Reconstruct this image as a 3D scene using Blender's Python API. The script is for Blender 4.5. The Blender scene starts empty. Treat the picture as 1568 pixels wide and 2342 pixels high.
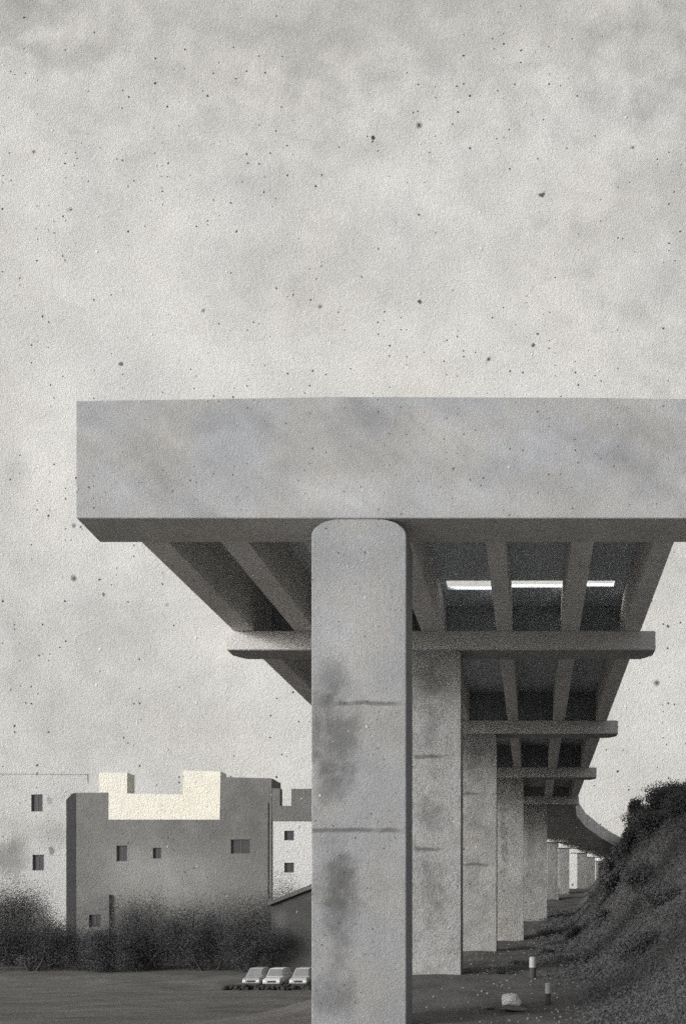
import bpy, bmesh, math, random
from mathutils import Vector, Matrix, noise

random.seed(7)
S = bpy.context.scene
COL = S.collection

# ------------------------------------------------------------------ camera, light, exposure
EYE = 2.2
cam_d = bpy.data.cameras.new("camera")
cam = bpy.data.objects.new("camera", cam_d)
COL.objects.link(cam)
cam.location = (0, 0, EYE)
cam.rotation_euler = (math.radians(90), 0, 0)      # level, looking along the viaduct; the lens is shifted up
cam_d.sensor_fit = 'AUTO'
cam_d.sensor_width = 36.0
cam_d.lens = 36.0 * 2000 / 2342
cam_d.shift_x = -432 / 2342
cam_d.shift_y = 929 / 2342
cam_d.clip_start = 0.1
cam_d.clip_end = 3000
S.camera = cam

SUN_EL, SUN_AZ = 14.0, 50.0                        # low sun, behind the camera and to its left
el, az = math.radians(SUN_EL), math.radians(SUN_AZ)
to_sun = Vector((-math.sin(az) * math.cos(el), -math.cos(az) * math.cos(el), math.sin(el)))
sun_d = bpy.data.lights.new("sun", 'SUN')
sun_d.energy = 1.25
sun_d.angle = math.radians(10.0)
sun_d.color = (1.0, 0.99, 0.975)
sun = bpy.data.objects.new("sun", sun_d)
COL.objects.link(sun)
sun.rotation_euler = to_sun.to_track_quat('Z', 'Y').to_euler()
sun.location = to_sun * 60

W = bpy.data.worlds.new("World")
S.world = W
W.use_nodes = True
wn = W.node_tree.nodes
wl = W.node_tree.links
wn.clear()
wo = wn.new('ShaderNodeOutputWorld')
wb = wn.new('ShaderNodeBackground')
wb.inputs['Strength'].default_value = 0.15
sky_t = wn.new('ShaderNodeTexSky')
sky_t.sky_type = 'NISHITA'
sky_t.sun_disc = False
sky_t.sun_elevation = el
sky_t.sun_rotation = math.radians(180 + SUN_AZ)
sky_t.dust_density = 3.0
hs = wn.new('ShaderNodeHueSaturation')
hs.inputs['Saturation'].default_value = 0.12
wl.new(sky_t.outputs[0], hs.inputs['Color'])
wl.new(hs.outputs[0], wb.inputs['Color'])
wl.new(wb.outputs[0], wo.inputs[0])

S.view_settings.view_transform = 'Standard'
S.view_settings.look = 'None'
S.view_settings.gamma = 1
S.view_settings.use_curve_mapping = False
S.view_settings.exposure = 0.80
S.cycles.max_bounces = 6
S.cycles.diffuse_bounces = 5
S.cycles.use_denoising = False                     # keep the fine grit of the render coat


# ------------------------------------------------------------------ node helpers
class NT:
    def __init__(self, name):
        self.m = bpy.data.materials.new(name)
        self.m.use_nodes = True
        self.t = self.m.node_tree
        self.t.nodes.clear()
        self.out = self.n('ShaderNodeOutputMaterial')
        self.b = self.n('ShaderNodeBsdfPrincipled')
        self.link(self.b.outputs[0], self.out.inputs[0])
        self.b.inputs['Specular IOR Level'].default_value = 0.15
        g = self.n('ShaderNodeNewGeometry')
        self.pos = g.outputs['Position']

    def n(self, k):
        return self.t.nodes.new(k)

    def link(self, a, b):
        self.t.links.new(a, b)

    def set(self, sock, v):
        if isinstance(v, (int, float, tuple, list)):
            sock.default_value = v
        else:
            self.link(v, sock)

    def math(self, op, a, b=0.0, c=None, clamp=False):
        x = self.n('ShaderNodeMath')
        x.operation = op
        x.use_clamp = clamp
        self.set(x.inputs[0], a)
        self.set(x.inputs[1], b)
        if c is not None:
            self.set(x.inputs[2], c)
        return x.outputs[0]

    def vmath(self, op, a, b=(0, 0, 0)):
        x = self.n('ShaderNodeVectorMath')
        x.operation = op
        self.set(x.inputs[0], a)
        if op == 'SCALE':
            self.set(x.inputs['Scale'], b)
        else:
            self.set(x.inputs[1], b)
        return x.outputs['Value'] if op == 'LENGTH' else x.outputs[0]

    def noise(self, scale, detail=2.0, rough=0.55, vec=None, dist=0.0):
        x = self.n('ShaderNodeTexNoise')
        x.inputs['Scale'].default_value = scale
        x.inputs['Detail'].default_value = detail
        x.inputs['Roughness'].default_value = rough
        x.inputs['Distortion'].default_value = dist
        self.link(vec or self.pos, x.inputs['Vector'])
        return x.outputs['Fac']

    def voronoi(self, scale, vec):
        x = self.n('ShaderNodeTexVoronoi')
        x.inputs['Scale'].default_value = scale
        x.voronoi_dimensions = '2D'
        x.inputs['Randomness'].default_value = 1.0
        self.link(vec, x.inputs['Vector'])
        return x.outputs['Distance'], x.outputs['Color']

    def ramp(self, v, a, b, c=0.0, d=1.0, smooth=True):
        x = self.n('ShaderNodeMapRange')
        x.interpolation_type = 'SMOOTHSTEP' if smooth else 'LINEAR'
        self.set(x.inputs['Value'], v)
        x.inputs['From Min'].default_value = a
        x.inputs['From Max'].default_value = b
        x.inputs['To Min'].default_value = c
        x.inputs['To Max'].default_value = d
        return x.outputs['Result']

    def mix(self, f, a, b):
        x = self.n('ShaderNodeMix')
        x.data_type = 'RGBA'
        self.set(x.inputs['Factor'], f)
        self.set(x.inputs['A'], a)
        self.set(x.inputs['B'], b)
        return x.outputs['Result']

    def scale_col(self, col, f):
        return self.vmath('SCALE', col, f)


def plaster(name, col, D, mott=0.22, mott_px=230, grain=0.16, bump=0.6, pits=1.0, pebbles=1.0,
            spots=(), lines=(), tint=0.5, col2=None, patch=None, streak=0.0):
    """Rough-cast finish; D is how far away the surface stands, which sets how coarse its grit is."""
    k = D / 2000.0                       # metres per 1/1568 of the picture's width
    N = NT(name)
    P = N.pos
    warp = N.n('ShaderNodeTexNoise')
    warp.inputs['Scale'].default_value = 1 / (14 * k)
    warp.inputs['Detail'].default_value = 2
    N.link(P, warp.inputs['Vector'])
    wv = N.vmath('SUBTRACT', warp.outputs['Color'], (0.5, 0.5, 0.5))
    Pw = N.vmath('ADD', P, N.vmath('SCALE', wv, 7 * k))
    g1 = N.noise(1 / (3.3 * k), 1, 0.6, P)
    g0 = N.noise(1 / (2.3 * k), 0, 0.5, N.vmath('ADD', P, (7.0, 3.0, 11.0)))
    m3 = N.noise(1 / (26 * k), 3, 0.65, N.vmath('ADD', P, (13.0, 5.0, 2.0)))
    g2 = N.noise(1 / (8 * k), 3, 0.6, P)
    m1 = N.noise(1 / (mott_px * k), 4, 0.55, P, 0.6)
    m2 = N.noise(1 / (mott_px * 0.28 * k), 3, 0.55, P, 0.3)
    base = N.n('ShaderNodeRGB')
    base.outputs[0].default_value = (*col, 1)
    c = base.outputs[0]
    if patch:                            # a second colour of the same surface, in ragged patches
        c = N.mix(N.ramp(N.noise(patch[0], 5, 0.6, P, 0.5), patch[1], patch[2]), c, (*col2, 1))
    # mottling
    f = N.math('ADD', N.math('MULTIPLY', N.math('SUBTRACT', m1, 0.5), mott * 3.2),
               N.math('MULTIPLY', N.math('SUBTRACT', m2, 0.5), mott * 1.9))
    f = N.math('ADD', f, N.math('MULTIPLY', N.math('SUBTRACT', m3, 0.5), mott * 1.2))
    f = N.math('ADD', f, N.math('MULTIPLY', N.math('SUBTRACT', g0, 0.5), grain * 2.6))
    f = N.math('ADD', f, N.math('MULTIPLY', N.math('SUBTRACT', g1, 0.5), grain * 1.6))
    if streak:                           # long diagonal drifts, falling to the right
        sd = N.n('ShaderNodeSeparateXYZ')
        N.link(P, sd.inputs[0])
        cv = N.n('ShaderNodeCombineXYZ')
        N.link(N.math('MULTIPLY', N.math('MULTIPLY_ADD', sd.outputs['X'], 0.78, N.math('MULTIPLY', sd.outputs['Z'], -0.62)), 0.33), cv.inputs[0])
        N.link(N.math('MULTIPLY_ADD', sd.outputs['X'], 0.62, N.math('MULTIPLY', sd.outputs['Z'], 0.78)), cv.inputs[1])
        f = N.math('ADD', f, N.math('MULTIPLY', N.math('SUBTRACT', N.noise(1 / (75 * k), 4, 0.6, cv.outputs[0], 0.4), 0.5), streak))
    f = N.math('ADD', f, 1.0)
    for (ctr, rad, fac) in spots:
        d = N.vmath('LENGTH', N.vmath('DIVIDE', N.vmath('SUBTRACT', Pw, ctr), rad))
        d = N.math('ADD', d, N.math('MULTIPLY', N.math('SUBTRACT', m2, 0.5), 1.1))
        hard = rad[0] < 20 * k
        if hard:
            d = N.math('MULTIPLY', N.math('ADD', d, N.math('MULTIPLY', N.math('SUBTRACT', m3, 0.45), 2.6)), 1.45)
        f = N.math('MULTIPLY', f, N.ramp(d, 0.55 if hard else 0.15, 0.95 if hard else 1.1, fac, 1.0))
    sep = None
    if lines:
        sx = N.n('ShaderNodeSeparateXYZ')
        N.link(P, sx.inputs[0])
        for (z0, wd, fac, x0, x1) in lines:
            dz = N.math('ADD', N.math('SUBTRACT', sx.outputs['Z'], z0), N.math('MULTIPLY', N.math('SUBTRACT', m2, 0.5), 10 * k))
            dz = N.math('ABSOLUTE', dz)
            e = N.ramp(dz, wd * 0.2, wd, 1.0, 0.0)
            e = N.math('MULTIPLY', e, N.ramp(N.noise(1 / (60 * k), 2, 0.5, P), 0.30, 0.48))
            e = N.math('MULTIPLY', e, N.ramp(sx.outputs['X'], x0 - 0.2, x0 + 0.2))
            e = N.math('MULTIPLY', e, N.ramp(sx.outputs['X'], x1 - 0.3, x1 + 0.3, 1.0, 0.0))
            f = N.math('MULTIPLY', f, N.math('SUBTRACT', 1.0, N.math('MULTIPLY', e, 1 - fac)))
    c = N.scale_col(c, f)
    # faint warm and cool drifts of the paint
    tn = N.noise(1 / (mott_px * 0.9 * k), 3, 0.5, N.vmath('ADD', P, (31.0, 17.0, 9.0)))
    warmcool = N.mix(N.ramp(tn, 0.35, 0.65), (1 - 0.03 * tint, 1, 1 + 0.04 * tint, 1), (1 + 0.02 * tint, 1.003, 1 - 0.04 * tint, 1))
    c = N.vmath('MULTIPLY', c, warmcool)
    # relief: fine grit, slow trowel swell
    sq = N.n('ShaderNodeSeparateXYZ')
    N.link(Pw, sq.inputs[0])
    cb = N.n('ShaderNodeCombineXYZ')
    N.link(N.math('MULTIPLY_ADD', sq.outputs['Y'], 0.37, sq.outputs['X']), cb.inputs[0])
    N.link(N.math('MULTIPLY_ADD', sq.outputs['Y'], 0.61, sq.outputs['Z']), cb.inputs[1])
    flat = cb.outputs[0]
    h = N.math('ADD', N.math('MULTIPLY', g1, 1.0), N.math('MULTIPLY', g2, 0.9))
    # pits (dark little holes) and stuck grit (pale crumbs)
    if pits:
        clus = N.ramp(N.noise(1 / (320 * k), 3, 0.6, N.vmath('ADD', P, (5.0, 91.0, 3.0))), 0.38, 0.66, 0.0, 1.0)
        for (cell, rad, thr) in ((13, 0.15, 0.93), (30, 0.070, 0.945), (95, 0.030, 0.94), (260, 0.013, 0.82)):
            d, cc = N.voronoi(1 / (cell * k), flat)
            sp = N.n('ShaderNodeSeparateColor')
            N.link(cc, sp.inputs[0])
            rr = N.math('MULTIPLY', sp.outputs[1], rad * 1.1)
            inn = N.ramp(N.math('SUBTRACT', d, rr), -0.012, 0.03, 1.0, 0.0)
            on = N.math('GREATER_THAN', N.math('ADD', sp.outputs[0], N.math('MULTIPLY', clus, 0.10)), thr + 0.06)
            pit = N.math('MULTIPLY', N.math('MULTIPLY', inn, on), pits, clamp=True)
            c = N.scale_col(c, N.math('SUBTRACT', 1.0, N.math('MULTIPLY', pit, 0.86)))
            h = N.math('SUBTRACT', h, N.math('MULTIPLY', pit, 1.6))
    if pebbles:
        for (cell, rad, thr) in ((34, 0.085, 0.965), (110, 0.036, 0.90)):
            d, cc = N.voronoi(1 / (cell * k), N.vmath('ADD', flat, (3.3, 7.7, 1.9)))
            sp = N.n('ShaderNodeSeparateColor')
            N.link(cc, sp.inputs[0])
            inn = N.ramp(d, rad * 0.3, rad, 1.0, 0.0)
            on = N.math('GREATER_THAN', sp.outputs[0], thr)
            pb = N.math('MULTIPLY', N.math('MULTIPLY', inn, on), pebbles, clamp=True)
            c = N.mix(N.math('MULTIPLY', pb, 0.35), c, (0.66, 0.65, 0.62, 1))
            h = N.math('ADD', h, N.math('MULTIPLY', pb, 1.8))
    bp = N.n('ShaderNodeBump')
    bp.inputs['Strength'].default_value = bump * 0.8
    bp.inputs['Distance'].default_value = 3.4 * k
    N.link(h, bp.inputs['Height'])
    N.link(bp.outputs[0], N.b.inputs['Normal'])
    N.link(c, N.b.inputs['Base Color'])
    N.b.inputs['Roughness'].default_value = 0.95
    return N.m


def simple(name, col, rough=0.6, var=0.15, scale=3.0, spec=0.3, metal=0.0):
    N = NT(name)
    base = N.n('ShaderNodeRGB')
    base.outputs[0].default_value = (*col, 1)
    f = N.math('ADD', N.math('MULTIPLY', N.math('SUBTRACT', N.noise(scale, 5, 0.65), 0.5), var * 2), 1.0)
    N.link(N.scale_col(base.outputs[0], f), N.b.inputs['Base Color'])
    N.b.inputs['Roughness'].default_value = rough
    N.b.inputs['Specular IOR Level'].default_value = spec
    N.b.inputs['Metallic'].default_value = metal
    return N.m


# ------------------------------------------------------------------ mesh helpers
def link(name, bm, mat, parent=None, smooth=False):
    bmesh.ops.recalc_face_normals(bm, faces=bm.faces[:])
    me = bpy.data.meshes.new(name)
    bm.to_mesh(me)
    bm.free()
    if mat:
        me.materials.append(mat)
    if smooth:
        for p in me.polygons:
            p.use_smooth = True
    o = bpy.data.objects.new(name, me)
    COL.objects.link(o)
    if parent:
        o.parent = parent
        o.matrix_parent_inverse = Matrix.Translation(-parent.location)
    return o


def thing(name, label, cat, loc=(0, 0, 0), group=None):
    o = bpy.data.objects.new(name, None)
    o.empty_display_size = 0.3
    COL.objects.link(o)
    o.location = loc
    tag(o, label, cat, group)
    return o


def tag(o, label=None, cat=None, group=None, kind=None):
    if label:
        o["label"] = label
    if cat:
        o["category"] = cat
    if group:
        o["group"] = group
    if kind:
        o["kind"] = kind
    return o


def box(bm, x0, x1, y0, y1, z0, z1, bevel=0.0):
    vs = [bm.verts.new((x, y, z)) for x in (x0, x1) for y in (y0, y1) for z in (z0, z1)]
    fs = []
    for idx in ((0, 1, 3, 2), (4, 6, 7, 5), (0, 4, 5, 1), (2, 3, 7, 6), (0, 2, 6, 4), (1, 5, 7, 3)):
        fs.append(bm.faces.new([vs[i] for i in idx]))
    if bevel:
        es = list({e for f in fs for e in f.edges})
        bmesh.ops.bevel(bm, geom=es, offset=bevel, segments=2, affect='EDGES', profile=0.6)
    return fs


def prism(bm, poly, y0, y1, bevel=0.0, seg=2):
    """poly: outline in x, z; extruded from y0 back to y1."""
    a = [bm.verts.new((x, y0, z)) for x, z in poly]
    b = [bm.verts.new((x, y1, z)) for x, z in poly]
    n = len(poly)
    bm.faces.new(a)
    bm.faces.new(b[::-1])
    for i in range(n):
        bm.faces.new((a[i], b[i], b[(i + 1) % n], a[(i + 1) % n]))
    if bevel:
        es = [e for e in bm.edges if all(v in a or v in b for v in e.verts)]
        bmesh.ops.bevel(bm, geom=es, offset=bevel, segments=seg, affect='EDGES', profile=0.55, clamp_overlap=True)


def tube(bm, pts, radii, n=7):
    rings = []
    for i, p in enumerate(pts):
        p = Vector(p)
        d = (Vector(pts[min(i + 1, len(pts) - 1)]) - Vector(pts[max(i - 1, 0)])).normalized()
        u = d.orthogonal().normalized()
        w = d.cross(u)
        rings.append([bm.verts.new(p + (u * math.cos(6.2832 * j / n) + w * math.sin(6.2832 * j / n)) * radii[i]) for j in range(n)])
    for r, s in zip(rings, rings[1:]):
        for j in range(n):
            bm.faces.new((r[j], r[(j + 1) % n], s[(j + 1) % n], s[j]))
    bm.faces.new(rings[0][::-1])
    bm.faces.new(rings[-1])


def interp(t, pts):
    if t <= pts[0][0]:
        return pts[0][1]
    for (a, va), (b, vb) in zip(pts, pts[1:]):
        if t <= b:
            return va + (vb - va) * (t - a) / (b - a)
    return pts[-1][1]


def sm(t):
    t = max(0.0, min(1.0, t))
    return t * t * (3 - 2 * t)


# ------------------------------------------------------------------ the sky: a plastered backdrop wall far behind everything
SKY_D = 260.0
sk = SKY_D / 2000


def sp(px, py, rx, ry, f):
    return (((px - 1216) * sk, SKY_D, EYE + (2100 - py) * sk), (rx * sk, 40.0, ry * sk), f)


sky_spots = [sp(800, -140, 1500, 560, 0.80), sp(1720, 300, 460, 1000, 0.80), sp(30, 30, 130, 120, 0.78),  # top and right darkened like a vignette, painted into the colour
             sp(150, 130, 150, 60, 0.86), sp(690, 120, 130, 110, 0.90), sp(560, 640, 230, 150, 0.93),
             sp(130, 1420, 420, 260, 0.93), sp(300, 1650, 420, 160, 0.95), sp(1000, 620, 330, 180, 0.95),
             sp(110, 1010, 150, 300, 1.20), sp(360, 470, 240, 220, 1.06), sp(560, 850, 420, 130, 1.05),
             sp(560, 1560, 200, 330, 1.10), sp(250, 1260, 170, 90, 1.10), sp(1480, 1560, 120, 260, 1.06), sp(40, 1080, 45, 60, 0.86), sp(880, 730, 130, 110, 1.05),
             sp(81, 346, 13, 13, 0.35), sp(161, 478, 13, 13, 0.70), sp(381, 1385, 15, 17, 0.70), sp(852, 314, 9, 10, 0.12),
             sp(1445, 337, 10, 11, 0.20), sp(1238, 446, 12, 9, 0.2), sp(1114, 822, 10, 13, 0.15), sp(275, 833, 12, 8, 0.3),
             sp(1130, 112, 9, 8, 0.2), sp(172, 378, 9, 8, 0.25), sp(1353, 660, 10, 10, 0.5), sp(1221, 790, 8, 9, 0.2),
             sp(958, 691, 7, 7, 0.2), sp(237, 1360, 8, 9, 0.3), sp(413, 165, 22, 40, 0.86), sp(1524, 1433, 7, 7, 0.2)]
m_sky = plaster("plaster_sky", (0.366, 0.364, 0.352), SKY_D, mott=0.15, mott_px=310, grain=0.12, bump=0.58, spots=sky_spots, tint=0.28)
bm = bmesh.new()
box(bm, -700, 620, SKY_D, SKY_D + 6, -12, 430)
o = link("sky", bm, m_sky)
tag(o, "pale grey mottled plaster sky with pits and grit", kind="structure")

# ------------------------------------------------------------------ the ground: one sheet, low on the left, banked up on the right
ZL = [(-60, -0.4), (0, -0.4), (18, -0.75), (78, -4.15), (86, -4.15), (99, -3.5), (300, -3.5)]
ZM = [(-60, -0.4), (0, -0.4), (18, -0.75), (27, -0.55), (33.7, 0.0), (49, 0.34), (64, 0.56), (79.5, 1.96), (122, 4.76), (142, 7.0), (165, 7.6), (300, 7.6)]
BH = [(12, 0.0), (28, 3.4), (50, 8.8), (60, 9.4), (300, 9.4)]


def bank_x(y):
    return 1.6 + max(0.0, y - 62) * 0.085


def ground_z(x, y):
    t = sm((x + 12.0) / 7.5)
    z = interp(y, ZL) * (1 - t) + interp(y, ZM) * t
    z += interp(y, BH) * sm((x - bank_x(y)) / 8.2)
    return z


def rough_z(x, y):
    z = ground_z(x, y)
    s = sm((x + 9) / 6.0)
    z += (0.04 + 0.06 * s) * noise.fractal(Vector((x * 0.7, y * 0.7, 0.3)), 0.8, 2.1, 4)
    return z


xs = [-650, -400, -250, -160, -120, -95, -80] + [-75 + i * 1.0 for i in range(62)] + [-13 + 0.5 * i for i in range(1, 61)] + [18.5 + i for i in range(20)] + [45, 60, 90, 150, 300, 600]
ys = [-220, -120, -60, -30, -15, -5, 3, 8] + [10 + 0.5 * i for i in range(100)] + [60 + i for i in range(112)] + [180, 200, 230, 259]
bm = bmesh.new()
grid = [[bm.verts.new((x, y, rough_z(x, y))) for y in ys] for x in xs]
for i in range(len(xs) - 1):
    for j in range(len(ys) - 1):
        bm.faces.new((grid[i][j], grid[i + 1][j], grid[i + 1][j + 1], grid[i][j + 1]))

N = NT("bare_earth")
sx = N.n('ShaderNodeSeparateXYZ')
N.link(N.pos, sx.inputs[0])
nb = N.noise(0.22, 6, 0.62, None, 0.6)
nb2 = N.noise(1.1, 6, 0.68, None, 0.4)
# dusty concrete apron on the left and in front, dark loose soil under the viaduct and on the bank
ed = N.math('ADD', N.math('ADD', sx.outputs['X'], 3.8), N.math('MULTIPLY', N.math('SUBTRACT', nb2, 0.5), 9.0))
soil_x = N.ramp(ed, -2.5, 2.0)
soil_y = N.ramp(N.math('ADD', sx.outputs['Y'], N.math('MULTIPLY', N.math('SUBTRACT', nb2, 0.5), 16.0)), 24.0, 31.0)
bank = N.ramp(N.math('ADD', sx.outputs['X'], N.math('MULTIPLY', N.math('SUBTRACT', nb, 0.5), 7.0)), 0.2, 3.0)
soil = N.math('MULTIPLY', soil_x, N.math('MAXIMUM', soil_y, bank), clamp=True)
bounce_ground = N.ramp(N.math('ADD', sx.outputs['Y'], N.math('MULTIPLY', N.math('SUBTRACT', nb2, 0.5), 5.0)), 13.0, 16.0, 1.0, 0.0)
c = N.mix(soil, (0.106, 0.101, 0.095, 1), (0.074, 0.073, 0.072, 1))
c = N.mix(bounce_ground, c, (0.46, 0.45, 0.43, 1))          # unseen pale ground added to bounce light up under the viaduct
fine = N.noise(17.0, 8, 0.72)
f = N.math('ADD', N.math('MULTIPLY', N.math('SUBTRACT', nb, 0.5), 1.7), N.math('MULTIPLY', N.math('ADD', N.math('MULTIPLY', N.math('SUBTRACT', fine, 0.5), 0.9), N.math('MULTIPLY', N.math('SUBTRACT', nb2, 0.5), 0.9)), 1.0))
f = N.math('ADD', f, 1.0)
c = N.scale_col(c, f)
# scattered pale grit in the soil
d, cc = N.voronoi(3.2, N.pos)
s_ = N.n('ShaderNodeSeparateColor')
N.link(cc, s_.inputs[0])
gr = N.math('MULTIPLY', N.ramp(d, 0.06, 0.16, 1.0, 0.0), N.math('GREATER_THAN', s_.outputs[0], 0.86))
c = N.mix(N.math('MULTIPLY', gr, 0.3), c, (0.5, 0.49, 0.47, 1))
bp = N.n('ShaderNodeBump')
bp.inputs['Strength'].default_value = 0.8
bp.inputs['Distance'].default_value = 0.05
N.link(N.math('ADD', N.math('ADD', fine, N.math('MULTIPLY', nb2, 1.4)), gr), bp.inputs['Height'])
N.link(bp.outputs[0], N.b.inputs['Normal'])
N.link(c, N.b.inputs['Base Color'])
N.b.inputs['Roughness'].default_value = 0.97
o = link("ground", bm, N.m, smooth=True)
tag(o, "bare grey ground rising to a dark earth bank at the right", kind="structure")

# ------------------------------------------------------------------ the viaduct
viaduct = thing("viaduct", "long grey concrete viaduct on a row of square pillars running into the distance", "viaduct", (-4.5, 22.6, -0.5))
CAP_Z0, GIR_Z0, DECK_Z0, DECK_Z1, TOP_Z = 12.54, 13.28, 15.07, 15.19, 15.62


def vp(px, py, D):
    k = D / 2000
    return ((px - 1216) * k, D, EYE + (2100 - py) * k)


k1 = 22.6 / 2000
beam_spots = []
for (px, py, rx, ry, f) in ((480, 960, 150, 60, 0.86), (840, 950, 130, 70, 0.84), (1330, 1080, 300, 90, 0.93), (1480, 1000, 160, 90, 0.92),
                            (330, 1080, 130, 70, 0.93), (780, 1120, 190, 60, 1.14), (240, 990, 90, 30, 1.10), (620, 1060, 110, 60, 1.08),
                            (395, 1123, 7, 8, 0.5), (250, 1141, 4, 5, 0.35), (1100, 1150, 280, 50, 1.06), (1020, 1010, 140, 60, 1.05)):
    x, y, z = vp(px, py, 22.6)
    beam_spots.append(((x, y, z), (rx * k1, 6.0, ry * k1), f))
m_beam = plaster("concrete_end_beam", (0.232, 0.232, 0.234), 22.6, mott=0.13, mott_px=170, grain=0.17, bump=0.62, pits=0.7, spots=beam_spots, tint=0.8, streak=0.55)

p1_spots = []
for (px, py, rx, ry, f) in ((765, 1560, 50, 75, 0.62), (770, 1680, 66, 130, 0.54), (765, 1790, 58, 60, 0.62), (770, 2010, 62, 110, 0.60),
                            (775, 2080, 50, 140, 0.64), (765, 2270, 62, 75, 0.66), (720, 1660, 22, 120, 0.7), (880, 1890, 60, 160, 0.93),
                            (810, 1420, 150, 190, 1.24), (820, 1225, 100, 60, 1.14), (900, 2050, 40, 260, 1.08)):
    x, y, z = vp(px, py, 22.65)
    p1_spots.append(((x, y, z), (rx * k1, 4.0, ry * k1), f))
m_p1 = plaster("concrete_near_pillar", (0.195, 0.196, 0.198), 22.65, mott=0.13, mott_px=150, grain=0.17, bump=0.62, pits=0.6, spots=p1_spots,
               lines=[(vp(0, 1608, 22.65)[2], 0.085, 0.52, -5.1, -3.4), (vp(0, 1899, 22.65)[2], 0.09, 0.50, -5.75, -3.4)], tint=0.6)


def pillar_mat(name, D, right_px, spots, lines, col, tint=0.4):
    k = D / 2000
    sps = []
    for (px, py, rx, ry, f) in spots:
        x, y, z = vp(px, py, D)
        sps.append(((x, y, z), (rx * k, 4.0, ry * k), f))
    lns = [(vp(0, py, D)[2], 0.12, 0.5, vp(a, 0, D)[0], vp(b, 0, D)[0]) for (py, a, b) in lines]
    return plaster(name, col, D, mott=0.24, mott_px=80, grain=0.26, bump=0.7, pits=0.7, spots=sps, lines=lns, tint=tint)


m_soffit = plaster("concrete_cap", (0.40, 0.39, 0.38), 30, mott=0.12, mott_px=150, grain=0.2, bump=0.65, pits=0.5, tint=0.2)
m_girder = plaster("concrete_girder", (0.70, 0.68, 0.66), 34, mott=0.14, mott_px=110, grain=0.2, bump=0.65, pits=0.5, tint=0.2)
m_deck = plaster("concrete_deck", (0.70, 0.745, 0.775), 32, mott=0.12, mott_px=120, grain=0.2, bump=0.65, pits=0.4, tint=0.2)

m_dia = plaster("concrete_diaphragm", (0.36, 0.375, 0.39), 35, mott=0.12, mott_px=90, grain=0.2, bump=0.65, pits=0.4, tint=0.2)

m_under = plaster("concrete_lifted_underside", (0.50, 0.485, 0.465), 23, mott=0.14, mott_px=120, grain=0.2, bump=0.65, pits=0.5, tint=0.2)
# the deep beam at the open end
bm = bmesh.new()
x0, x1 = vp(175, 0, 22.6)[0], 6.15
prism(bm, [(x0, CAP_Z0), (x1, CAP_Z0), (x1, TOP_Z - 0.02), (1.5, TOP_Z + 0.03), (-5.0, TOP_Z + 0.05), (x0, TOP_Z - 0.05)], 22.6, 24.05)
# bevel the two ends of the underside towards the back
for v in bm.verts:
    if v.co.y > 23 and v.co.z < CAP_Z0 + 0.1:
        v.co.x += 0.14 if v.co.x < 0 else -0.14
for v in bm.verts:
    if v.co.y > 23 and v.co.x < -10:
        v.co.x = vp(229, 0, 24.05)[0]
bmesh.ops.bevel(bm, geom=bm.edges[:], offset=0.012, segments=2, affect='EDGES')
o = link("end_beam", bm, m_beam, viaduct)
o.data.materials.append(m_under)                   # underside given a paler colour to lift its shade
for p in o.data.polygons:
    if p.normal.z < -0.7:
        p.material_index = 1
o["label"] = "deep pale beam across the open end"

# cross beams over the other pillars: distance, left end, right end
CAPS = [(33.7, -11.78, 4.75), (48.97, -11.7, 4.80), (64.2, -11.7, 4.72), (79.5, -11.7, 4.25)]
for (D, a, b) in CAPS:
    bm = bmesh.new()
    y0, y1 = D, D + 1.24
    poly = [(a, y0), (b, y0), (b, y0 + 0.75), (b - 0.42, y1), (a + 0.42, y1), (a, y0 + 0.75)]
    lo = [bm.verts.new((x, y, CAP_Z0)) for x, y in poly]
    hi = [bm.verts.new((x, y, GIR_Z0 - 0.004)) for x, y in poly]
    bm.faces.new(lo[::-1])
    bm.faces.new(hi)
    for i in range(6):
        bm.faces.new((lo[i], lo[(i + 1) % 6], hi[(i + 1) % 6], hi[i]))
    bmesh.ops.bevel(bm, geom=bm.edges[:], offset=0.025, segments=2, affect='EDGES')
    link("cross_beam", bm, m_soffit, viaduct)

# girders under the deck
for (xc, w) in ((-11.1, 0.8), (-8.75, 0.8), (-6.35, 0.75), (-3.9, 0.75), (-1.08, 0.58), (1.49, 0.66), (3.88, 0.60)):
    bm = bmesh.new()
    box(bm, xc - w / 2, xc + w / 2, 24.06, 86.0, GIR_Z0, DECK_Z0 - 0.003, 0.03)
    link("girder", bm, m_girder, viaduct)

# deck slabs, with an open joint over the second cross beam
XL, XR = -11.48, 4.17
bm = bmesh.new()
box(bm, XL, XR, 24.06, 33.35, DECK_Z0, DECK_Z1)
o = link("deck_slab", bm, m_deck, viaduct)
bm = bmesh.new()
prism_pts = [(XL, 33.354), (-3.3, 33.354), (-3.3, 34.25), (-1.1, 34.25), (-1.1, 34.02), (1.45, 34.02), (1.45, 33.92), (3.15, 33.92), (3.15, 33.354), (XR, 33.354), (XR, 86.0), (XL, 86.0)]
lo = [bm.verts.new((x, y, DECK_Z0)) for x, y in prism_pts]
hi = [bm.verts.new((x, y, DECK_Z1)) for x, y in prism_pts]
bm.faces.new(lo[::-1])
bm.faces.new(hi)
nn = len(lo)
for i in range(nn):
    bm.faces.new((lo[i], lo[(i + 1) % nn], hi[(i + 1) % nn], hi[i]))
link("deck_slab", bm, m_deck, viaduct)

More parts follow.
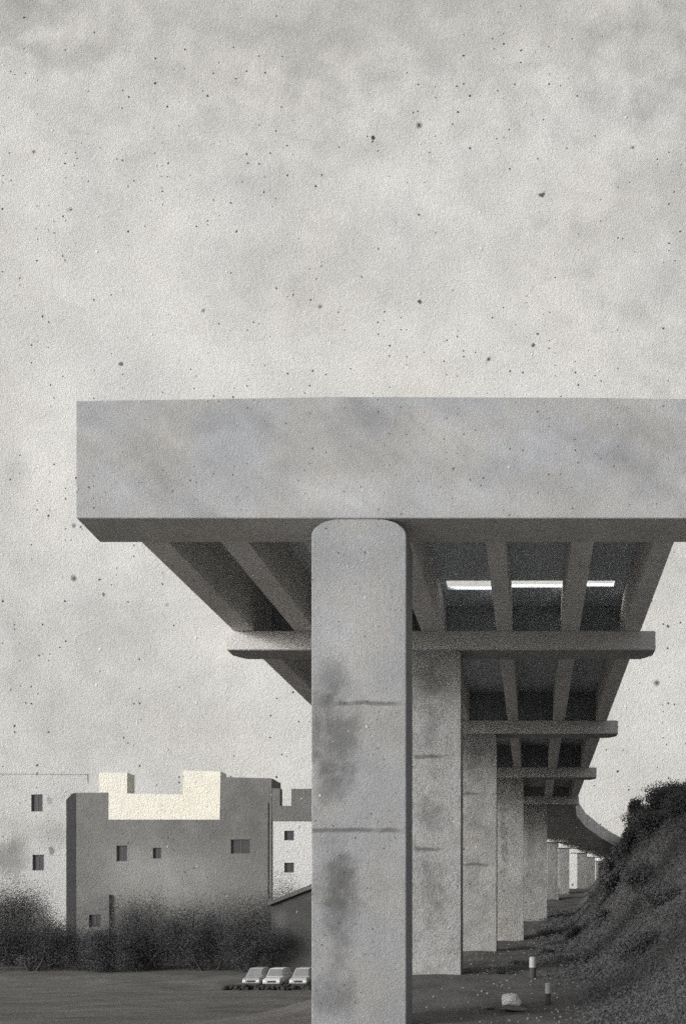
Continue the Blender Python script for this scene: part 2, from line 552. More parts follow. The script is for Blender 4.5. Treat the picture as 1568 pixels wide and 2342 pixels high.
# diaphragm walls between girders above the cross beams
gx = [(-10.7, -9.15), (-8.35, -6.73), (-5.97, -4.28), (-3.52, -1.375), (-0.785, 1.155), (1.825, 3.575)]
for (D, _, _) in CAPS[:3]:
    dy = 2.35 if D < 34 else 0.92
    for (a, b) in gx:
        bm = bmesh.new()
        box(bm, a + 0.003, b - 0.003, D + dy, D + dy + 0.28, GIR_Z0 + 0.01, DECK_Z0 - 0.006)
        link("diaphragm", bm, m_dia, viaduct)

# the far spans, curving away to the right
path = [(86.0, 4.25), (96, 4.9), (108, 6.6), (122, 9.5), (132, 11.9), (142, 14.6), (152, 17.8), (164, 22.5), (176, 28.0)]
bm = bmesh.new()
rings = []
for i, (y, xr) in enumerate(path):
    a, b = path[max(i - 1, 0)], path[min(i + 1, len(path) - 1)]
    t = Vector((b[1] - a[1], b[0] - a[0])).normalized()
    nrm = Vector((-t.y, t.x))           # to the left
    if i == 0:
        nrm = Vector((-1, 0))
    R = Vector((xr, y))
    L = R + nrm * (15.7 if y < 90 else interp(y, [(90, 15.2), (112, 9.0), (124, 7.4), (200, 7.4)]))
    rings.append([bm.verts.new((*R, DECK_Z1)), bm.verts.new((*(R + nrm * 0.02), GIR_Z0 + 0.2)), bm.verts.new((*(R + nrm * 0.9), GIR_Z0)),
                  bm.verts.new((*(L - nrm * 0.9), GIR_Z0)), bm.verts.new((*L, GIR_Z0 + 0.2)), bm.verts.new((*L, DECK_Z1))])
for r, s in zip(rings, rings[1:]):
    for j in range(6):
        bm.faces.new((r[j], r[(j + 1) % 6], s[(j + 1) % 6], s[j]))
bm.faces.new(rings[0])
bm.faces.new(rings[-1][::-1])
m_fard = plaster("concrete_far_deck", (0.48, 0.475, 0.465), 115, mott=0.25, mott_px=60, grain=0.4, bump=0.9, pits=0.5, tint=0.2)
o = link("far_deck", bm, m_fard, viaduct)


# pillars: right edge, front distance, foot height
def pillar(xr, D, zfoot, mat, ztop=CAP_Z0 - 0.004, w=2.46, d=1.15, sh=(0.55, 0.38)):
    bm = bmesh.new()
    xl = xr - w
    poly = [(xl, zfoot), (xr, zfoot)]
    for i in range(9):
        t = i / 8 * math.pi / 2
        poly.append((xr - sh[0] + sh[0] * math.cos(t), ztop - sh[1] + sh[1] * math.sin(t)))
    for i in range(9):
        t = math.pi / 2 + i / 8 * math.pi / 2
        poly.append((xl + sh[0] + sh[0] * math.cos(t), ztop - sh[1] + sh[1] * math.sin(t)))
    prism(bm, poly, D, D + d, bevel=0.04 if D < 30 else 0.13, seg=3)
    return link("pillar", bm, mat, viaduct)


o = pillar(-3.25, 22.64, -1.2, m_p1, sh=(0.80, 0.42))
o["label"] = "nearest and widest pillar, stained grey"
m_p2 = pillar_mat("concrete_second_pillar", 33.7, 1053, [(985, 1555, 45, 55, 0.66), (985, 1650, 35, 60, 0.74), (985, 1870, 45, 55, 0.70), (990, 2050, 45, 110, 0.76), (1040, 1700, 14, 300, 1.1)],
                  [(1730, 945, 1015), (1942, 945, 1005)], (0.215, 0.214, 0.211))
pillar(-2.75, 33.72, -0.6, m_p2, sh=(0.28, 0.16))
m_p3 = pillar_mat("concrete_third_pillar", 48.97, 1134, [(1085, 1740, 30, 50, 0.72), (1085, 1880, 30, 60, 0.80), (1085, 2000, 30, 60, 0.85)],
                  [(1815, 1058, 1134), (1977, 1058, 1115)], (0.20, 0.198, 0.195))
pillar(-2.0, 48.99, -0.4, m_p3, sh=(0.22, 0.14))
m_p4 = pillar_mat("concrete_fourth_pillar", 64.2, 1196, [(1150, 1900, 16, 200, 0.72)], [], (0.20, 0.197, 0.191))
pillar(-0.64, 64.22, -0.2, m_p4, sh=(0.22, 0.14))
m_p5 = pillar_mat("concrete_fifth_pillar", 79.5, 1250, [(1210, 1950, 16, 180, 0.85)], [], (0.175, 0.173, 0.168))
pillar(1.35, 79.52, 0.9, m_p5, sh=(0.22, 0.14))
m_pf = pillar_mat("concrete_far_pillar", 135, 1300, [], [], (0.155, 0.153, 0.149))
for (xr, D, zf) in ((3.66, 122, 4.0), (5.6, 132, 5.0), (8.9, 142, 6.2), (10.9, 152, 6.6), (13.4, 162, 7.0)):
    pillar(xr, D, zf, m_pf, ztop=GIR_Z0 - 0.5, w=1.55, sh=(0.2, 0.12))
    bm = bmesh.new()
    box(bm, xr - 2.7, xr + 1.4, D - 0.3, D + 1.4, GIR_Z0 - 0.498, GIR_Z0 - 0.003, 0.05)
    link("cross_beam", bm, m_fard, viaduct)


# ------------------------------------------------------------------ the buildings on the left
def cut(o, holes):
    """Cut window openings (x0, x1, y0, y1, z0, z1) into a finished mesh."""
    if not holes:
        return
    bm = bmesh.new()
    for h in holes:
        box(bm, *h)
    bmesh.ops.recalc_face_normals(bm, faces=bm.faces[:])
    me = bpy.data.meshes.new("cutter")
    bm.to_mesh(me)
    bm.free()
    c = bpy.data.objects.new("cutter", me)
    COL.objects.link(c)
    md = o.modifiers.new("b", 'BOOLEAN')
    md.operation = 'DIFFERENCE'
    md.solver = 'EXACT'
    md.object = c
    bpy.context.view_layer.update()
    ev = o.evaluated_get(bpy.context.evaluated_depsgraph_get())
    nm = bpy.data.meshes.new_from_object(ev)
    o.modifiers.clear()
    o.data = nm
    bpy.data.objects.remove(c)


def px_poly(pts, D):
    return [(vp(px, py, D)[0], vp(px, py, D)[2]) for px, py in pts]


m_pane = simple("dark_glass", (0.030, 0.031, 0.033), 0.55, 0.5, 1.5, 0.2)
m_frame = simple("window_frame_paint", (0.10, 0.10, 0.10), 0.8, 0.3, 4.0, 0.2)


def windows(wall, root, rects, D, recess=0.22, mat=None, frame=None):
    holes = []
    k = D / 2000
    rr = []
    for (a, b, t, u) in rects:
        x0, _, z1 = vp(a, t, D)
        x1, _, z0 = vp(b, u, D)
        holes.append((x0, x1, D - 0.6, D + recess + 0.12, z0, z1))
        rr.append((x0, x1, z0, z1))
    cut(wall, holes)
    for (x0, x1, z0, z1) in rr:
        bm = bmesh.new()
        f = 0.09
        y0, y1 = D + recess - 0.02, D + recess + 0.08
        box(bm, x0, x0 + f, y0, y1, z0, z1)
        box(bm, x1 - f, x1, y0, y1, z0, z1)
        box(bm, x0 + f, x1 - f, y0, y1, z1 - f, z1)
        box(bm, x0 + f, x1 - f, y0, y1, z0, z0 + f)
        xm = (x0 + x1) / 2
        box(bm, xm - 0.035, xm + 0.035, y0 + 0.01, y1, z0 + f, z1 - f)
        fr = link("window", bm, frame or m_frame, root)
        bm = bmesh.new()
        box(bm, x0 + f * 0.5, x1 - f * 0.5, D + recess + 0.03, D + recess + 0.05, z0 + f * 0.5, z1 - f * 0.5)
        pn = link("pane", bm, mat or m_pane, None)
        pn.parent = fr
        pn.matrix_parent_inverse = fr.matrix_parent_inverse
        fr.matrix_parent_inverse = Matrix.Translation(-root.location)
        pn.matrix_parent_inverse = Matrix.Translation(-root.location) if False else Matrix.Identity(4)


def building(name, label, D, outline, depth, mat, rects=(), skew=0.0, cat="building"):
    xs_ = [vp(p[0], 0, D)[0] for p in outline]
    root = thing(name, label, cat, ((min(xs_) + max(xs_)) / 2, D, min(vp(0, p[1], D)[2] for p in outline)))
    bm = bmesh.new()
    prism(bm, px_poly(outline, D), D, D + depth)
    for v in bm.verts:
        if v.co.y > D + depth * 0.5:
            v.co.x += skew
    w = link("wall", bm, mat, root)
    windows(w, root, rects, D)
    return root


def stains(D, items):
    k = D / 2000
    return [(vp(px, py, D), (rx * k, 5.0, ry * k), f) for (px, py, rx, ry, f) in items]


GB = 2230
m_white = plaster("white_render", (0.335, 0.335, 0.328), 119, mott=0.12, mott_px=200, grain=0.14, bump=0.65, pits=0.5, tint=0.4,
                  spots=stains(119, [(20, 1960, 70, 60, 0.55), (120, 1905, 60, 45, 0.80), (118, 1945, 16, 22, 0.5), (112, 1828, 10, 26, 0.75), (20, 1890, 60, 50, 0.88)]))
b_white = building("apartment_building", "pale whitewashed block at the far left edge with two dark windows", 119,
                   [(-260, GB), (201, GB), (201, 1767), (-260, 1764)], 8, m_white, [(72, 98, 1817, 1856), (75, 101, 1955, 1991)], -4.2)
bm = bmesh.new()
a = px_poly([(-262, 1768), (203, 1771), (203, 1765), (-262, 1762)], 118.9)
prism(bm, a, 118.9, 127.1)
for v in bm.verts:
    if v.co.y > 122:
        v.co.x -= 4.2
link("roof_edge", bm, m_white, b_white)

m_grey = plaster("grey_render", (0.124, 0.122, 0.118), 115, mott=0.21, mott_px=150, grain=0.16, bump=0.65, pits=0.5, tint=0.3,
                 spots=stains(115, [(400, 2010, 230, 90, 1.38), (330, 1960, 150, 60, 1.14), (580, 1850, 80, 90, 0.92)]))
b_grey = building("grey_building", "large grey building with stepped parapet and three small dark windows", 115,
                  [(175, GB), (621, GB), (621, 1780), (503, 1777), (502, 1875), (248, 1875), (248, 1813), (175, 1813)], 4.2, m_grey,
                  [(267, 291, 1934, 1970), (350, 369, 1939, 1964), (528, 572, 1920, 1953)])
m_dgrey = plaster("dark_grey_render", (0.040, 0.040, 0.041), 115, mott=0.12, mott_px=90, grain=0.2, bump=0.65, pits=0.3, tint=0.2)
bm = bmesh.new()
prism(bm, px_poly([(152, GB), (174.9, GB), (174.9, 1813), (166, 1815), (152, 1829)], 115.3), 115.3, 120)
link("stair_tower", bm, m_dgrey, b_grey)
bm = bmesh.new()
xx = vp(613, 0, 114.9)[0]
tube(bm, [(xx, 114.93, -3.4), (xx, 114.93, vp(0, 1836, 115)[2])], [0.045, 0.045], 8)
link("drainpipe", bm, m_dgrey, b_grey)

m_cream = plaster("cream_render", (0.525, 0.508, 0.445), 115, mott=0.07, mott_px=120, grain=0.14, bump=0.65, pits=0.35, tint=0.4)
b_cream = building("cream_building", "cream yellow U shaped rooftop block on top of the grey building", 114.96,
                   [(227, 1812.6), (248.6, 1812.6), (248.6, 1874.6), (502.5, 1874.6), (504.5, 1764), (418, 1762), (418, 1817), (291, 1815), (291, 1767), (227, 1767)], 2.2, m_cream)
m_wh2 = plaster("bright_render", (0.39, 0.39, 0.38), 114.6, mott=0.05, mott_px=120, grain=0.14, bump=0.65, pits=0.4, tint=0.3)
b_tall = building("white_building", "white building with grey notched top floor beside the nearest pillar", 114.6,
                  [(624, GB), (790, GB), (790, 1879), (624, 1878)], 12, m_wh2, [(650, 672, 1900, 1922), (650, 672, 1973, 1996)])
m_gr2 = plaster("grey_top_render", (0.108, 0.107, 0.104), 114.6, mott=0.14, mott_px=70, grain=0.2, bump=0.65, pits=0.4, tint=0.3)
bm = bmesh.new()
prism(bm, px_poly([(622, 1877.5), (790, 1877.5), (790, 1804), (666, 1804), (666, 1843), (640, 1843), (640, 1803), (622, 1803)], 114.5), 114.5, 115.6)
link("top_floor", bm, m_gr2, b_tall)

# gabled shed beside the pillar
m_shed = plaster("dark_shed_render", (0.052, 0.052, 0.051), 97, mott=0.2, mott_px=70, grain=0.2, bump=0.65, pits=0.6, tint=0.2,
                 spots=stains(97, [(640, 2110, 22, 40, 1.5), (680, 2170, 40, 40, 0.8)]))
b_shed = building("gabled_shed", "dark gabled shed behind the parked cars", 97,
                  [(620, GB + 10), (815, GB + 10), (815, 2062), (716, 2030), (620, 2066)], 9, m_shed, cat="shed")
m_roof = plaster("shed_roof", (0.09, 0.089, 0.086), 97, mott=0.2, mott_px=60, grain=0.2, bump=0.65, pits=0.3, tint=0.2)
bm = bmesh.new()
prism(bm, px_poly([(612, 2071), (716, 2031), (823, 2067), (823, 2061), (716, 2020), (612, 2063)], 96.6), 96.6, 106.3)
link("roof", bm, m_roof, b_shed)

# little pale house in the bushes
m_hut = plaster("pale_hut_render", (0.125, 0.123, 0.119), 111, mott=0.16, mott_px=60, grain=0.18, bump=0.65, pits=0.3, tint=0.2)
bm = bmesh.new()
prism(bm, px_poly([(176, GB), (250, GB), (250, 2046), (176, 2040)], 114.55), 114.55, 114.99)
an = link("annex", bm, m_hut, b_grey)
an["label"] = "pale low annex with one dark window"
windows(an, b_grey, [(204, 230, 2092, 2121)], 114.55)

# ------------------------------------------------------------------ foliage
def leaf_mat(name, col, var=0.5, scale=0.6):
    N = NT(name)
    base = N.n('ShaderNodeRGB')
    base.outputs[0].default_value = (*col, 1)
    f = N.math('ADD', N.math('MULTIPLY', N.math('SUBTRACT', N.noise(scale, 4, 0.7), 0.5), var * 2),
               N.math('MULTIPLY', N.math('SUBTRACT', N.noise(9.0, 2, 0.6), 0.5), var * 1.6))
    f = N.math('MAXIMUM', N.math('ADD', f, 1.0), 0.15)
    N.link(N.scale_col(base.outputs[0], f), N.b.inputs['Base Color'])
    N.b.inputs['Roughness'].default_value = 0.85
    return N.m


m_leafL = leaf_mat("dusty_leaves", (0.108, 0.107, 0.105))
m_leafD = leaf_mat("dark_leaves", (0.056, 0.057, 0.061))
m_leafR = leaf_mat("bank_leaves", (0.060, 0.060, 0.061), 0.22, 0.9)
m_stem = simple("bush_stem", (0.05, 0.047, 0.043), 0.9, 0.3, 4.0, 0.1)


def bush(name, label, cat, group, x, y, rx, ry, h, n, leaf, seed, mat, fade=0.5, lumps=9, sink=0.4, spread=0.13):
    rnd = random.Random(seed)
    z0 = ground_z(x, y) - sink
    root = thing(name, label, cat, (x, y, z0), group)
    ls = []
    for i in range(lumps):
        a = rnd.random() * 6.283
        r = math.sqrt(rnd.random()) * 0.62
        zz = 0.22 + 0.56 * rnd.random() * (1.15 - r * 0.8)
        ls.append((Vector((math.cos(a) * r * rx, math.sin(a) * r * ry, zz * h)), rnd.uniform(0.30, 0.46)))
    ls.append((Vector((0, 0, h * 0.30)), 0.5))
    bm = bmesh.new()
    made = 0
    tries = 0
    while made < n and tries < n * 6:
        tries += 1
        c, s = ls[rnd.randrange(len(ls))]
        d = Vector((rnd.gauss(0, 1), rnd.gauss(0, 1), rnd.gauss(0, 1))).normalized()
        rad = (rnd.random() ** 0.42) * (1 + spread * rnd.gauss(0, 1))
        p = c + Vector((d.x * rx * s, d.y * ry * s, d.z * h * s * 0.72)) * rad
        t = p.z / h
        if p.z < 0 or rnd.random() < fade * max(0.0, t - 0.25) * 1.25:
            continue
        if p.z + z0 < ground_z(x + p.x, y + p.y) - 0.1:
            continue
        sz = leaf * rnd.uniform(0.6, 1.35)
        nrm = (d + Vector((rnd.gauss(0, 1), rnd.gauss(0, 1), rnd.gauss(0, 1))) * 0.7).normalized()
        u = nrm.orthogonal().normalized()
        u = (Matrix.Rotation(rnd.random() * 6.283, 3, nrm) @ u)
        w = nrm.cross(u)
        q = p + Vector((x, y, z0))
        bm.faces.new((bm.verts.new(q - u * sz * 0.62), bm.verts.new(q + w * sz * 0.33 + nrm * sz * 0.08),
                      bm.verts.new(q + u * sz * 0.62), bm.verts.new(q - w * sz * 0.33 + nrm * sz * 0.08)))
        made += 1
    me = bpy.data.meshes.new("crown")
    bm.to_mesh(me)
    bm.free()
    me.materials.append(mat)
    o = bpy.data.objects.new("crown", me)
    COL.objects.link(o)
    o.parent = root
    o.matrix_parent_inverse = Matrix.Translation(-root.location)
    bm = bmesh.new()
    for i in range(5):
        c, s = ls[rnd.randrange(len(ls))]
        b = Vector((x + rnd.uniform(-.2, .2) * rx, y + rnd.uniform(-.2, .2) * ry, z0))
        e = Vector((x, y, z0)) + c
        m = b.lerp(e, 0.5) + Vector((rnd.uniform(-.1, .1) * rx, rnd.uniform(-.1, .1) * ry, 0))
        r0 = 0.022 * h
        tube(bm, [b, m, e], [r0, r0 * 0.65, r0 * 0.25], 6)
    link("trunk", bm, m_stem, root)
    return root


HG = "bushes along the foot of the buildings"
# px centre, px half width, distance, px top, leaves, fade, material, label
left_bushes = [
    (20, 105, 104, 1990, 19000, 0.22, m_leafL, "tall rounded bush under the white block at the far left"),
    (120, 70, 101, 2045, 6000, 0.40, m_leafL, "grey bush in front of the dark stair strip"),
    (60, 110, 97, 2075, 7600, 0.35, m_leafD, "wide dark bush lowest at the far left corner"),
    (200, 85, 97, 2112, 4600, 0.35, m_leafD, "low dark bush in front of the pale annex"),
    (325, 85, 101, 2020, 5200, 0.6, m_leafL, "loose airy bush right of the pale annex"),
    (345, 90, 97, 2078, 6000, 0.35, m_leafD, "dark bush below the middle of the grey building"),
    (440, 85, 102, 2035, 5200, 0.6, m_leafL, "sparse bush under the grey building, right of its round topped neighbour"),
    (470, 90, 97, 2074, 6200, 0.35, m_leafD, "broad dark bush under the widest window of the grey building"),
    (545, 75, 101, 2025, 5000, 0.60, m_leafL, "thin grey bush left of the shed"),
    (575, 75, 96, 2082, 5200, 0.35, m_leafD, "dark bush against the left wall of the shed"),
    (645, 60, 110, 1990, 5200, 0.22, m_leafL, "rounded grey bush above the shed roof before the white building"),
    (560, 80, 111, 2012, 3800, 0.70, m_leafL, "faint thin bush climbing the right end of the grey building"),
    (255, 70, 96, 2120, 4000, 0.35, m_leafD, "low dark bush between two broader dark ones"),
]
for i, (pc, hw, D, pt, n, fd, mt, lb) in enumerate(left_bushes):
    k = D / 2000
    x = (pc - 1216) * k
    zb = ground_z(x, D) - 0.4
    h = (EYE + (2100 - pt) * k - zb)
    bush("bush", lb, "bush", HG, x, D, hw * k * 1.3, 2.6, h * 1.05, int(n * 4.6), 0.105, 100 + i, mt, fd, lumps=13, spread=0.26)

SG = "scrub on the dark bank"
scrub = [
    # x, y, half width, height, leaf size, leaves, label
    (10.4, 61, 3.0, 2.7, 0.15, 9000, "big round dark bush at the top of the bank by the right edge"),
    (8.0, 60, 1.6, 2.4, 0.15, 6500, "dark bush standing out on the shoulder of the bank's skyline"),
    (6.5, 60, 1.25, 2.1, 0.14, 4500, "dark bush on the bank's falling skyline, below its highest shoulder"),
    (5.4, 62, 0.9, 2.2, 0.14, 3200, "small dark bush where the bank meets the far deck"),
    (4.6, 64, 0.8, 1.3, 0.14, 2200, "small dark bush just right of the farthest pillars"),
    (7.4, 52, 2.4, 1.6, 0.13, 6500, "broad dark bush on the middle of the bank by the right edge"),
    (5.2, 53, 1.7, 1.2, 0.13, 4200, "low dark bush on the mid bank below the far deck"),
    (5.6, 38, 1.7, 1.0, 0.10, 5200, "dark bush low on the bank by the right edge"),
    (9.4, 57, 1.9, 1.9, 0.13, 6500, "dark bush on the upper bank, just below the big round one"),
    (7.2, 56, 1.5, 1.7, 0.13, 5200, "dark bush on the upper bank under the skyline's shoulder"),
    (8.6, 48, 1.8, 1.5, 0.12, 5200, "rounded bush at mid height of the bank, cut by the right edge"),
    (5.6, 45, 1.5, 1.3, 0.11, 5200, "rounded dark bush at mid height of the bank, left of a broader one"),
    (4.0, 48, 1.2, 0.9, 0.11, 3200, "low dark bush on the bank below the farthest pillars"),
    (3.0, 55, 1.0, 0.6, 0.11, 2600, "dark weeds right of the fifth pillar's foot"),
    (0.9, 46, 1.1, 0.5, 0.10, 2600, "dark weeds in front of the fourth pillar's foot"),
    (-0.3, 39, 1.1, 0.45, 0.09, 2600, "dark weeds before the third pillar's foot"),
    (-1.3, 34.6, 0.9, 0.30, 0.08, 2000, "dark weeds beside the second pillar's foot"),
    (2.3, 38, 1.3, 0.7, 0.09, 3600, "low dark weeds where the bank begins, behind the two posts"),
    (4.2, 33, 1.4, 0.9, 0.09, 4600, "dark bush low on the bank, nearest the posts"),
]
for i, (x, y, rx, h, lf, n, lb) in enumerate(scrub):
    bush("scrub_bush", lb, "bush", SG, x, y, rx, rx * 1.1, h + 0.5, int(n * 1.5), lf * 0.75, 300 + i, m_leafR, 0.15, lumps=10, sink=0.5)


# undergrowth matting the bank and the soil below it: nobody could count it
rnd = random.Random(77)
bm = bmesh.new()
for i in range(250000):
    y = 20 + 75 * rnd.random() ** 1.25
    x = rnd.uniform(-0.5, 0.2 * y + 7)
    dens = sm((x - 0.2 + 1.4 * noise.noise(Vector((x * 0.5, y * 0.25, 4)))) / 2.2) * (0.95 + 0.5 * noise.noise(Vector((x * 0.6, y * 0.35, 9))))
    if rnd.random() > dens:
        continue
    sz = (0.035 + 0.0013 * y) * rnd.uniform(0.6, 1.4)
    q = Vector((x, y, rough_z(x, y) + rnd.random() ** 2 * 0.35 * min(1.0, y / 45)))
    nrm = Vector((rnd.gauss(0, 0.6), rnd.gauss(0, 0.6) - 0.6, rnd.gauss(0, 0.6) + 0.9)).normalized()
    u = Matrix.Rotation(rnd.random() * 6.283, 3, nrm) @ nrm.orthogonal().normalized()
    w = nrm.cross(u)
    bm.faces.new((bm.verts.new(q - u * sz * 0.7), bm.verts.new(q + w * sz * 0.36), bm.verts.new(q + u * sz * 0.7), bm.verts.new(q - w * sz * 0.36)))
me = bpy.data.meshes.new("undergrowth")
bm.to_mesh(me)
bm.free()
me.materials.append(m_leafR)
o = bpy.data.objects.new("undergrowth", me)
COL.objects.link(o)
tag(o, "dark matted undergrowth covering the earth bank", "undergrowth", kind="stuff")

# ------------------------------------------------------------------ parked cars
m_paints = [simple("pale_car_paint", (v, v, v * 0.98), 0.55, 0.35, 3.0, 0.3) for v in (0.24, 0.38, 0.31)]
m_tyre = simple("tyre_rubber", (0.025, 0.025, 0.025), 0.9, 0.3, 8.0, 0.2)
m_glassc = simple("car_glass", (0.16, 0.16, 0.162), 0.35, 0.35, 2.0, 0.4)
m_plastic = simple("dark_plastic", (0.035, 0.035, 0.036), 0.8, 0.4, 6.0, 0.2)
m_lamp = simple("lamp_glass", (0.60, 0.60, 0.58), 0.25, 0.1, 5.0, 0.5)
m_rim = simple("wheel_rim", (0.3, 0.3, 0.3), 0.4, 0.2, 5.0, 0.5, 0.6)


def car(label, x, y, m_paint):
    z = ground_z(x, y)
    root = thing("parked_car", label, "car", (x, y, z), "cars parked before the shed")

    def put(name, bm, mat, parent=None):
        bmesh.ops.translate(bm, verts=bm.verts[:], vec=(x, y, z))
        o = link(name, bm, mat, root)
        if parent:
            o.parent = parent
            o.matrix_parent_inverse = Matrix.Identity(4)
            o.matrix_parent_inverse = parent.matrix_parent_inverse.inverted() @ Matrix.Translation(-root.location)
        return o
    # body: stations along the length, each a half-outline
    st = [(-2.0, 0.70, 0.42, 0.80), (-1.9, 0.82, 0.34, 0.98), (-0.95, 0.87, 0.32, 1.12), (0.9, 0.87, 0.32, 1.14), (1.85, 0.84, 0.34, 1.08), (2.0, 0.74, 0.42, 0.85)]
    bm = bmesh.new()
    rings = []
    for (yy, w, za, zb) in st:
        pts = [(-w * 0.94, za), (-w, za + 0.12), (-w, zb - 0.20), (-w * 0.86, zb), (w * 0.86, zb), (w, zb - 0.20), (w, za + 0.12), (w * 0.94, za)]
        rings.append([bm.verts.new((a, yy, b)) for a, b in pts])
    for r, s in zip(rings, rings[1:]):
        for j in range(8):
            bm.faces.new((r[j], r[(j + 1) % 8], s[(j + 1) % 8], s[j]))
    bm.faces.new(rings[0])
    bm.faces.new(rings[-1][::-1])
    # cabin
    cab = [(-1.05, 0.78, 1.10), (-0.40, 0.66, 1.80), (1.35, 0.66, 1.82), (1.86, 0.76, 1.08)]
    lo = [bm.verts.new((s * 0.80, yy, 1.05)) for yy in (-1.05, 1.86) for s in (-1, 1)]
    hi = [bm.verts.new((s * 0.62, yy, 1.82)) for yy in (-0.35, 1.5) for s in (-1, 1)]
    bm.faces.new((lo[0], lo[1], hi[1], hi[0]))
    bm.faces.new((lo[3], lo[2], hi[2], hi[3]))
    bm.faces.new((lo[0], hi[0], hi[2], lo[2]))
    bm.faces.new((lo[1], lo[3], hi[3], hi[1]))
    bm.faces.new((hi[0], hi[1], hi[3], hi[2]))
    bmesh.ops.bevel(bm, geom=[e for e in bm.edges if e.calc_length() > 0.3], offset=0.05, segments=2, affect='EDGES', clamp_overlap=True)
    put("body", bm, m_paint)
    bm = bmesh.new()
    a = [Vector((s * 0.66, -0.955, 1.17)) for s in (-1, 1)]
    b = [Vector((s * 0.54, -0.45, 1.725)) for s in (1, -1)]
    off = Vector((0, -0.045, 0.035))
    f = [bm.verts.new(p + off) for p in a + b]
    g = [bm.verts.new(p - off * 0.5) for p in a + b]
    bm.faces.new(f)
    bm.faces.new(g[::-1])
    for i in range(4):
        bm.faces.new((f[i], g[i], g[(i + 1) % 4], f[(i + 1) % 4]))
    put("windscreen", bm, m_glassc)
    bm = bmesh.new()
    box(bm, -0.80, 0.80, -2.07, -1.86, 0.26, 0.56, 0.04)
    put("bumper", bm, m_plastic)
    bm = bmesh.new()
    box(bm, -0.36, 0.36, -2.035, -1.93, 0.64, 0.79, 0.015)
    put("grille", bm, m_plastic)
    for s in (-1, 1):
        bm = bmesh.new()
        box(bm, s * 0.60 - 0.14, s * 0.60 + 0.14, -2.03, -1.90, 0.66, 0.80, 0.03)
        put("headlight", bm, m_lamp)
    for yy in (-1.25, 1.25):
        for s in (-1, 1):
            bm = bmesh.new()
            cx = s * 0.77
            n = 18
            ra = [(0.34, -0.10), (0.34, 0.10)]
            r1 = [bm.verts.new((cx - 0.1, yy + 0.34 * math.cos(6.2832 * i / n), 0.34 + 0.34 * math.sin(6.2832 * i / n))) for i in range(n)]
            r2 = [bm.verts.new((cx + 0.1, yy + 0.34 * math.cos(6.2832 * i / n), 0.34 + 0.34 * math.sin(6.2832 * i / n))) for i in range(n)]
            for i in range(n):
                bm.faces.new((r1[i], r1[(i + 1) % n], r2[(i + 1) % n], r2[i]))
            bm.faces.new(r1)
            bm.faces.new(r2[::-1])
            wh = put("wheel", bm, m_tyre)
            bm = bmesh.new()
            r1 = [bm.verts.new((cx + s * 0.104, yy + 0.2 * math.cos(6.2832 * i / n), 0.34 + 0.2 * math.sin(6.2832 * i / n))) for i in range(n)]
            r2 = [bm.verts.new((cx + s * 0.06, yy + 0.2 * math.cos(6.2832 * i / n), 0.34 + 0.2 * math.sin(6.2832 * i / n))) for i in range(n)]
            for i in range(n):
                bm.faces.new((r1[i], r1[(i + 1) % n], r2[(i + 1) % n], r2[i]))
            bm.faces.new(r1)
            bm.faces.new(r2[::-1])
            put("rim", bm, m_rim, wh)
    return root


car("pale parked car farthest from the pillar, left of two others", -25.05, 80, m_paints[0])
car("palest parked car, standing between two other pale cars", -23.1, 79.6, m_paints[1])
car("pale parked car closest to the nearest pillar, partly hidden by it", -20.8, 79.8, m_paints[2])


# ------------------------------------------------------------------ rubble and posts by the pillars
m_rub = plaster("broken_concrete", (0.45, 0.445, 0.43), 24, mott=0.3, mott_px=30, grain=0.3, bump=0.9, pits=0.6, tint=0.2)


def chunk(name, label, x, y, sx_, sy_, sz_, seed, mat, group=None, cat="rubble", lift=0.0):
    rnd = random.Random(seed)
    bm = bmesh.new()
    bmesh.ops.create_icosphere(bm, subdivisions=3, radius=1.0)
    pl = []
    for i in range(9):
        d = Vector((rnd.gauss(0, 1), rnd.gauss(0, 1), rnd.gauss(0, 1))).normalized()
        pl.append((d, rnd.uniform(0.55, 0.85)))
    z = ground_z(x, y)
    for v in bm.verts:
        for d, h in pl:
            e = v.co.dot(d) - h
            if e > 0:
                v.co -= d * e
        v.co += v.co.normalized() * 0.05 * noise.noise(v.co * 4 + Vector((seed, 0, 0)))
        v.co = Vector((v.co.x * sx_, v.co.y * sy_, v.co.z * sz_ + sz_ * 0.5 + lift))
    bmesh.ops.translate(bm, verts=bm.verts[:], vec=(x, y, z))
    o = link(name, bm, mat)
    return tag(o, label, cat, group)


chunk("concrete_block", "broken pale concrete block lying on the dark earth right of the pillars", -0.65, 27.2, 0.40, 0.32, 0.30, 5, m_rub, cat="concrete block", lift=0.03)
m_rubd = plaster("dirty_concrete", (0.10, 0.098, 0.095), 24, mott=0.3, mott_px=30, grain=0.3, bump=0.9, pits=0.4, tint=0.2)
RG = "lumps of rubble on the bare earth"
chunk("stone", "dark flat stone in front of the pale concrete block", -0.6, 26.2, 0.50, 0.3, 0.12, 12, m_rubd, RG, "stone")
chunk("stone", "small dark stone left of the pale concrete block", -1.3, 26.6, 0.16, 0.14, 0.09, 21, m_rubd, RG, "stone")

m_pw = simple("white_post_paint", (0.27, 0.27, 0.265), 0.8, 0.4, 9.0, 0.2)
m_pd = simple("black_post_paint", (0.04, 0.04, 0.04), 0.8, 0.4, 9.0, 0.2)


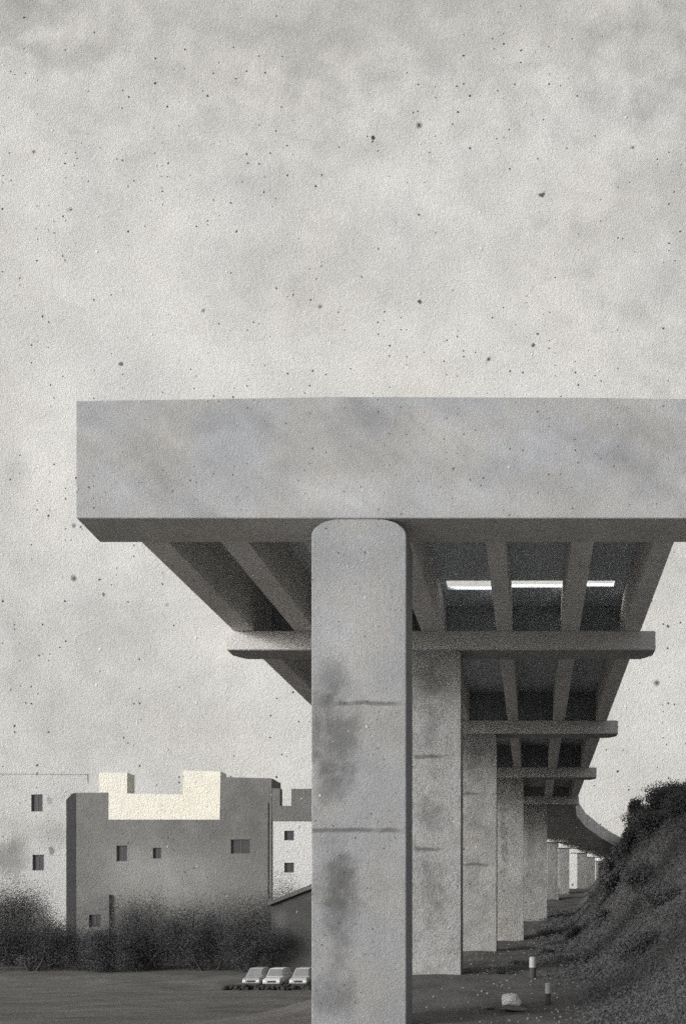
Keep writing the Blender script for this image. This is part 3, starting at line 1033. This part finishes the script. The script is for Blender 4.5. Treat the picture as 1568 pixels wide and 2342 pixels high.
def post(label, x, y, h, r):
    z = ground_z(x, y)
    root = thing("marker_post", label, "post", (x, y, z), "stubby painted posts")
    bm = bmesh.new()
    tube(bm, [(x, y, z - 0.2), (x, y, z + h * 0.5)], [r, r * 0.97], 12)
    link("base", bm, m_pd, root)
    bm = bmesh.new()
    tube(bm, [(x, y, z + h * 0.5), (x, y, z + h * 0.95), (x, y, z + h)], [r * 1.02, r, r * 0.7], 12)
    link("painted_top", bm, m_pw, root)


post("short post with white top and dark foot, right of the concrete block", 0.50, 27.6, 0.66, 0.09)
post("short post with speckled white top, farther back than its neighbour", 0.02, 33.0, 0.80, 0.13)

m_grav = simple('grey_gravel', (0.17, 0.167, 0.16), 0.95, 0.6, 2.0, 0.1)
# loose stones among the soil under the viaduct: too many to count
rnd = random.Random(55)
bm = bmesh.new()
for i in range(700):
    y = 21 + 62 * rnd.random() ** 1.6
    x = rnd.uniform(-3.6, 1.5 + y * 0.06)
    if rnd.random() < 0.25:
        x = rnd.uniform(-0.16 * y - 4, 5)
    s = rnd.uniform(0.012, 0.04) * (1 + y / 70)
    z = ground_z(x, y)
    mt = Matrix.Translation((x, y, z + s * 0.3)) @ Matrix.Rotation(rnd.random() * 6.28, 4, Vector((rnd.random(), rnd.random(), rnd.random() + .1)).normalized()) @ Matrix.Diagonal((s, s * rnd.uniform(.6, 1), s * rnd.uniform(.4, .8), 1))
    bmesh.ops.create_icosphere(bm, subdivisions=1, radius=1.0, matrix=mt)
o = link("gravel", bm, m_grav)
tag(o, "loose grey stones scattered over the dark soil", "gravel", kind="stuff")

# broken stone before the parked cars, its dark colour standing in for their shadow
bm = bmesh.new()
for i in range(650):
    x, y = rnd.uniform(-26.6, -19.0), rnd.uniform(75.2, 77.3)
    q = rnd.uniform(0.08, 0.34)
    mt = Matrix.Translation((x, y, ground_z(x, y) + q * 0.2 + rnd.random() ** 2 * 0.2)) @ Matrix.Rotation(rnd.random() * 6.28, 4, Vector((rnd.random(), rnd.random(), rnd.random() + .1)).normalized()) @ Matrix.Diagonal((q, q * rnd.uniform(.6, 1), q * rnd.uniform(.4, .8), 1))
    bmesh.ops.create_icosphere(bm, subdivisions=1, radius=1.0, matrix=mt)
o = link("car_shadow_stone", bm, simple("shadow_dark_stone", (0.035, 0.035, 0.035), 0.95, 0.6, 2.0, 0.1))
tag(o, "strip of dark broken stone before the parked cars, coloured for their shadow", "rubble", kind="stuff")
